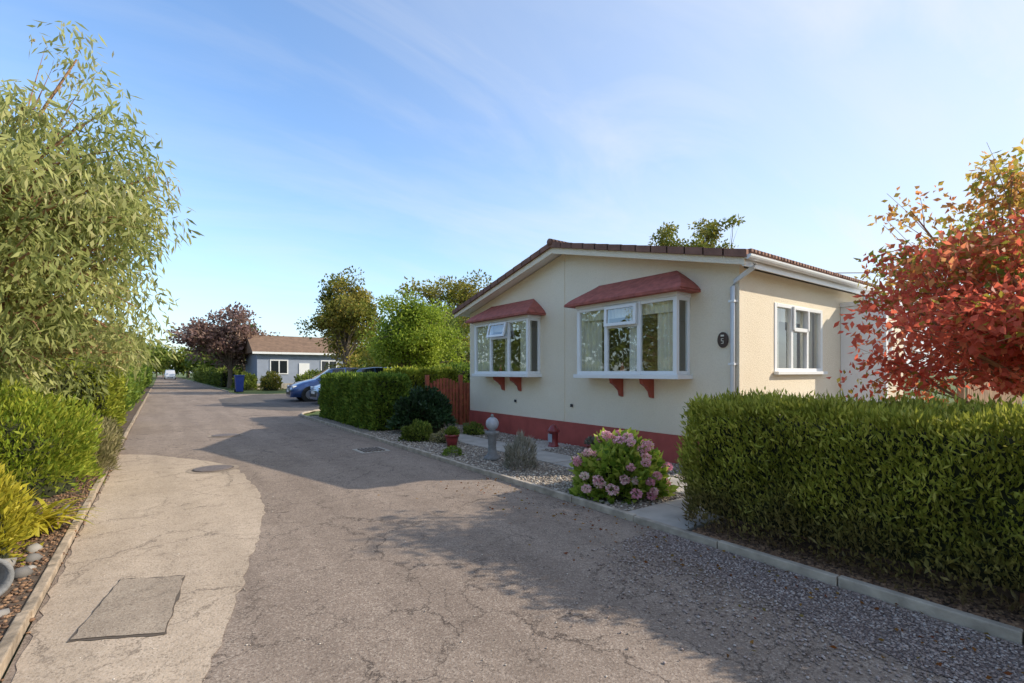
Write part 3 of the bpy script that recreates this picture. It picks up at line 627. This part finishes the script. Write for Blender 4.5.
for i in range(130):
    a=rg.uniform(0,6.28); l=rg.uniform(.30,.58); el=rg.uniform(.5,1.4); w=rg.uniform(.014,.026); p=np.array([-.98+rg.normal(0,.09),6.0+rg.normal(0,.12),.08]); h=np.array([math.cos(a),math.sin(a),0]); s=np.array([-math.sin(a),math.cos(a),0]); n0=len(V); r_=rg.random()
    for j in range(6):
        t=j/5; ang=el-1.5*t; ww=w*math.sin(math.pi*(.12+.88*t)) if t<1 else .001
        V+=[p+s*ww,p-s*ww]; rv+=[r_,r_]; p=p+(h*math.cos(ang)+np.array([0,0,math.sin(ang)]))*l/5
    for j in range(5): F.append((n0+2*j,n0+2*j+1,n0+2*j+3,n0+2*j+2))
npmesh('blades',np.array(V),4,LM['gold'],e,rnd=np.array(rv),F=np.array(F))
pt=empty('grey_planter'); pot=lathe('pot',[(.10,0),(.105,.02),(.12,.26),(.135,.265),(.135,.30),(.112,.30),(.10,.25),(.085,.05),(.01,.045)],(0,0,0),M['greycon'],pt)
pt.location=(-1.02,4.62,.16); pt.rotation_euler=(math.radians(82),0,math.radians(28))
pebbles('rockery_stones',np.array([(-.80,4.85,.06),(-.95,5.05,.08),(-.8,5.22,.05),(-.84,5.5,.05),(-1.0,4.9,.1),(-.79,4.15,.04),(-.8,6.6,.05),(-.82,7.0,.05),(-.84,3.9,.05),(-.78,5.0,.04)]),np.array([.08,.11,.07,.09,.10,.06,.07,.06,.08,.05]),M['slate'],np.random.default_rng(3))

o=empty('stone_lantern_ornament'); lathe('pedestal',[(.14,0),(.14,.05),(.10,.07),(.075,.12),(.065,.22),(.075,.36),(.11,.42),(.12,.44),(.12,.47),(.07,.48)],(4.48,6.72,.04),M['greycon'],o)
M['globe']=plain('pale_globe',(.36,.38,.42),.35); lathe('globe',[(.05,.48)]+[(.11*math.sin(t),.60-.11*math.cos(t)) for t in np.linspace(.5,3.0,12)],(4.48,6.72,.04),M['globe'],o)
lathe('finial',[(.03,.70),(.03,.73),(.012,.76)],(4.48,6.72,.04),M['greycon'],o)
M['redpot']=plain('glazed_red_pot',(.24,.035,.035),.3)
o=empty('potted_plant'); lathe('pot',[(.09,0),(.12,.14),(.135,.2),(.145,.2),(.145,.24),(.12,.24),(.01,.23)],(4.62,8.35,.04),M['redpot'],o)
rg=np.random.default_rng(8); n=500; d=norm(rg.normal(size=(n,3))); d[:,2]=abs(d[:,2]); leaves('plant',np.array([4.62,8.35,.27])+d*np.array([.14,.14,.14])*rg.random((n,1)),d+np.array([0,0,.4]),.06,.03,LM['midgreen'],o,rg)
o=empty('red_garden_lantern'); lathe('base',[(.11,0),(.11,.03),(.09,.05),(.09,.28),(.12,.30),(.12,.32),(.05,.42),(.02,.44)],(6.2,7.15,.04),M['redpot'],o,8); box('glass_pane',(6.11,6.112,7.09,7.21,.14,.3),M['globe'],o)
o=empty('potted_plant'); lathe('pot',[(.07,0),(.1,.12),(.115,.12),(.115,.16),(.01,.15)],(6.3,6.2,.04),M['redpot'],o); n=300; d=norm(rg.normal(size=(n,3))); d[:,2]=abs(d[:,2]); leaves('plant',np.array([6.3,6.2,.19])+d*np.array([.12,.12,.14])*rg.random((n,1)),d+np.array([0,0,.6]),.06,.025,LM['silver'],o,rg)

# ---------------------------------------------------------------- cars
def paint(name,c):
    m=NT(name); m.col(c); m.rough(.28); m.p.inputs['Metallic'].default_value=.35; m.p.inputs['Coat Weight'].default_value=.8; return m.m
m=NT('car_glass'); m.col((.02,.025,.03)); m.rough(.05); m.p.inputs['Specular IOR Level'].default_value=.6; M['carglass']=m.m
m=NT('tyre'); m.col((.02,.02,.02)); m.rough(.85); M['tyre']=m.m
m=NT('alloy'); m.col((.5,.5,.52)); m.rough(.3); m.p.inputs['Metallic'].default_value=.8; M['alloy']=m.m
m=NT('headlamp'); m.col((.75,.78,.8)); m.rough(.1); M['lamp']=m.m
m=NT('tail_lamp'); m.col((.45,.02,.02)); m.rough(.2); M['tail']=m.m
HATCH=[(0,.62,.50,.55,.55),(.10,.78,.62,.70,.66),(.45,.84,.74,.84,.74),(1.05,.86,.90,.98,.70),(1.75,.86,.94,1.44,.58),(2.25,.86,.95,1.50,.60),(2.33,.86,.95,1.505,.60),(3.1,.86,.97,1.49,.60),(3.18,.86,.97,1.485,.60),(3.65,.84,.98,1.40,.58),(3.98,.80,.96,1.02,.62),(4.08,.72,.60,.64,.62)]
VAN=[(0,.75,.60,.70,.62),(.12,.88,.9,1.0,.75),(.6,.92,1.1,1.2,.78),(1.3,.93,1.15,1.85,.74),(1.9,.93,1.15,1.95,.78),(1.98,.93,1.15,1.95,.78),(3.2,.93,1.15,1.97,.8),(3.3,.93,1.15,1.97,.8),(4.6,.93,1.15,1.95,.8),(4.75,.9,1.1,1.9,.8),(4.8,.85,.6,.7,.7)]
def car(name,pos,ang,body,st,glass_sides,sc=1):
    e=empty(name); V=[];F=[];mi=[]
    for (x,w,belt,top,wt) in st:
        V+=[(x,-w*.9,.2),(x,-w,.34),(x,-w*1.015,.55 if belt>.56 else belt-.05),(x,-w*.97,belt),(x,-wt,top-.03),(x,-wt*.75,top),(x,wt*.75,top),(x,wt,top-.03),(x,w*.97,belt),(x,w*1.015,.55 if belt>.56 else belt-.05),(x,w,.34),(x,w*.9,.2)]
    k=12
    for i in range(len(st)-1):
        for j in range(k-1):
            F.append((i*k+j,(i+1)*k+j,(i+1)*k+j+1,i*k+j+1))
            g=0
            if i in (3,len(st)-3) and j in (4,5,6) : g=1
            if i in glass_sides and j in (3,7): g=1
            mi.append(g)
    F.append(tuple(range(k))); mi.append(0); n=(len(st)-1)*k; F.append(tuple(range(n+k-1,n-1,-1))); mi.append(0)
    o=mesh('body',V,F,None,e,True,[body,M['carglass']],mi)
    md=o.modifiers.new('b','BEVEL'); md.width=.02; md.segments=2; md.limit_method='ANGLE'; md.angle_limit=.4
    L=st[-1][0]; w=st[4][1]
    for x in (L*.19,L*.81):
        for s in (-1,1):
            def disc(nm,r,y0,y1,mt):
                V=[(x+r*math.cos(6.283*a/24),yy,.31+r*math.sin(6.283*a/24)) for yy in (y0,y1) for a in range(24)]
                mesh(nm,V,[tuple(range(24)),tuple(range(47,23,-1))]+[(a,(a+1)%24,(a+1)%24+24,a+24) for a in range(24)],mt,e)
            disc('wheel_arch',.37,s*(w-.2),s*(w+.012),M['dark']); disc('tyre',.31,s*(w-.18),s*(w+.022),M['tyre']); disc('rim',.20,s*(w-.1),s*(w+.028),M['alloy'])
    f=st[1][1]
    boxes('headlamps',[(.06,.30,-f+.02,-f+.30,.58,.70),(.06,.30,f-.30,f-.02,.58,.70)],M['lamp'],e,.03)
    boxes('tail_lamps',[(L-.13,L-.02,-w+.06,-w+.2,.75,.95),(L-.13,L-.02,w-.2,w-.06,.75,.95)],M['tail'],e,.02)
    boxes('grille',[(-.012,.08,-.45,.45,.30,.46),(.02,.08,-.3,.3,.54,.6)],M['dark'],e,.01)
    boxes('number_plate',[(-.02,-.013,-.26,.26,.42,.52)],M['upvc'],e)
    boxes('door_mirrors',[(1.25,1.42,-w-.17,-w+.02,.95,1.08),(1.25,1.42,w-.02,w+.17,.95,1.08)],body,e,.03)
    e.location=pos; e.rotation_euler=(0,0,ang); e.scale=(sc,sc,sc)
    return e
BL=paint('blue_paint',(.03,.08,.24)); GR=paint('grey_blue_paint',(.07,.12,.22)); WH=paint('white_paint',(.7,.7,.7))
car('parked_car',(5.75,23.6,0),0,GR,HATCH,(4,6,8),1.16)
car('parked_car',(5.3,26.8,0),math.radians(-3),BL,HATCH,(4,6,8),1.16)
car('parked_van',(1.6,118,0),math.radians(90),WH,VAN,(3,4))
M['binblue']=plain('blue_plastic',(.02,.05,.28),.4)
e=empty('wheelie_bin'); bx,by=4.75,41
V=[(bx-.22,by-.25,.06),(bx+.22,by-.25,.06),(bx+.22,by+.25,.06),(bx-.22,by+.25,.06),(bx-.29,by-.33,1.2),(bx+.29,by-.33,1.2),(bx+.29,by+.33,1.2),(bx-.29,by+.33,1.2)]
mesh('bin_body',V,BF,M['binblue'],e); box('lid',(bx-.33,bx+.33,by-.38,by+.36,1.2,1.28),M['binblue'],e,.03); tube('wheels',[(bx-.3,by+.28,.12),(bx+.3,by+.28,.12)],.12,M['tyre'],e)

# ---------------------------------------------------------------- neighbouring bungalow
Nn=empty('grey_blue_bungalow'); M['bluewall']=plain('blue_grey_render',(.30,.34,.42),.9,.06,2); M['brown_tile']=plain('brown_tile',(.20,.125,.08),.9,.25,3,.5,10)
x0,x1,y0,y1=6.8,14.4,47,54
box('walls',(x0,x1,y0,y1,0,3.2),M['bluewall'],Nn)
ym=(y0+y1)/2
v=[(x0-.4,y0-.4,3.2),(x1+.4,y0-.4,3.2),(x1+.4,y1+.4,3.2),(x0-.4,y1+.4,3.2),(x0-.4,ym,4.95),(x1+.4,ym,4.95)]
mesh('roof',v,[(0,1,5,4),(2,3,4,5),(1,2,5),(3,0,4),(3,2,1,0)],M['brown_tile'],Nn)
box('fascia',(x0-.42,x1+.42,y0-.44,y0-.405,3.08,3.26),M['upvc'],Nn)
for a,b in ((7.8,9.3),(12.1,13.6)):
    boxes('window_frame',[(a,b,y0-.06,y0-.002,1.3,2.6)],M['upvc'],Nn); boxes('window_glass',[(a+.1,(a+b)/2-.05,y0-.07,y0-.062,1.4,2.5),((a+b)/2+.05,b-.1,y0-.07,y0-.062,1.4,2.5)],M['carglass'],Nn)
box('door',(10.2,11.1,y0-.06,y0-.002,.2,2.3),M['upvc'],Nn); box('plinth',(x0-.03,x1+.03,y0-.05,y1,0,.5),M['concrete'],Nn)
bush('front_shrub',(10.9,45,.2),(1.6,.8,1.3),2500,.2,.09,LM['midgreen'],91); bush('front_shrub',(7.4,44,.2),(.8,.8,1.2),1500,.2,.09,LM['autumn'],92)
bush('front_shrub',(5.9,47,.2),(.9,1.6,1.1),2500,.2,.09,LM['midgreen'],93); bush('front_shrub',(12.4,40,.2),(1.6,1.0,1.6),2500,.2,.09,LM['lime'],94)

# ---------------------------------------------------------------- background trees
tree('purple_leaf_tree',(5.4,53,0),(5.2,52.5,4.7),(3.9,3.6,2.8),80,90,.34,.2,LM['purple'],M['barkgrey'],51,tr=.25,cr=.9)
tree('birch_tree',(10.9,35.6,0),(10.8,35.4,5.3),(2.5,2.5,3.7),80,150,.24,.13,LM['autumn'],M['barkgrey'],52,tr=.18,cr=.75,flat=1)
tree('bright_green_tree',(9.8,21.8,0),(9.7,21.2,3.0),(2.35,2.3,2.2),110,190,.15,.08,LM['bright'],M['barkgrey'],53,tr=.14,cr=.6,flat=.9)
tree('green_tree',(13.2,24.5,0),(13,24.2,3.0),(2.2,2.2,2.6),60,130,.16,.09,LM['midgreen'],M['barkgrey'],54,tr=.15,cr=.6)
tree('birch_tree',(19.5,35,0),(19.4,34.8,6.2),(3.6,3.4,4.0),70,130,.28,.15,LM['autumn'],M['barkgrey'],55,tr=.2,cr=.9)
tree('birch_tree',(21.6,15.8,0),(21.3,15.7,6.7),(1.3,1.3,2.9),40,130,.2,.1,LM['autumn'],M['barkgrey'],56,tr=.12,cr=.5)
tree('birch_tree',(23.2,14.2,0),(22.8,14.0,6.6),(2.1,2.0,2.8),64,130,.2,.1,LM['autumn'],M['barkgrey'],57,tr=.14,cr=.5)
tree('green_tree',(7.4,60,0),(7.6,62,3.8),(4,4,3),40,80,.4,.2,LM['midgreen'],M['barkgrey'],58,tr=.2,cr=1)
def mass(name,spots,mat,seed,L=.6,dens=500):
    rng=np.random.default_rng(seed); Ps=[];Ds=[];rv=[]
    for (x,y,r,h) in spots:
        n=int(dens*max(1,r/2)); k=14
        d=norm(rng.normal(size=(k,3))); C=np.array([x,y,h*.58])+d*np.array([r,r,h*.40])*rng.uniform(.3,.95,(k,1))
        i=rng.integers(0,k,n); g=norm(rng.normal(size=(n,3)))*(rng.random(n)**.4)[:,None]
        Ps.append(C[i]+g*r*.5*np.array([1,1,.8])); Ds.append(rng.normal(size=(n,3))); rv.append(np.clip(rng.random(k)[i]*.6+rng.random(n)*.4,0,1))
    P=np.concatenate(Ps); P[:,2]=np.maximum(P[:,2],.1); n=len(P); e=empty(name)
    leaves('foliage',P,np.concatenate(Ds),rng.uniform(.6,1.2,n)*L,L*.55,mat,e,rng,rnd=np.concatenate(rv))
    V=[];F=[]
    for (x,y,r,h) in spots:
        a,b=tube_data([(x,y,0),(x,y,h*.6)],[.2,.08],5); n0=len(V); V+=a; F+=[tuple(q+n0 for q in f) for f in b]
    mesh('trunks',V,F,M['barkgrey'],e)
rn=random.Random(4)
mass('distant_trees',[(rn.uniform(-60,80),rn.uniform(130,190),rn.uniform(4,6),rn.uniform(7,11)) for _ in range(60)]+[(rn.uniform(-12,-4),y,3.2,rn.uniform(6,9)) for y in range(48,130,7)]+[(rn.uniform(7,12),y,3.2,rn.uniform(5,8)) for y in range(66,130,7)],LM['midgreen'],60,.9)
mass('distant_autumn_trees',[(rn.uniform(16,60),rn.uniform(55,90),3.5,rn.uniform(6,9)) for _ in range(18)]+[(-5,70,3,7),(-6,44,3,6.5),(8,80,3,7),(-4.5,90,3,8),(3,150,4,8)],LM['autumn'],62,.6)
mass('unseen_reflection_trees',[(-9+rn.uniform(-1,1),y,3.0,rn.uniform(6.0,8.5)) for y in range(-8,50,4)],LM['midgreen'],63,.4,700)  # out-of-view trees, added and made tall to darken the bay window reflections
fe=empty('wooden_fence'); boxes('boards',[(12.2+i*.15,12.33+i*.15,2.3,2.32,.05,1.75) for i in range(36)],M['fence'],fe); boxes('posts',[(12.1+i*1.8,12.2+i*1.8,2.33,2.43,.0,1.85) for i in range(4)],M['fence'],fe)
tube('overhead_cable',[(11,12,5.2),(18,10,5.3),(28,6,5.9),(45,0,7.5)],.02,M['dark'],None,5)
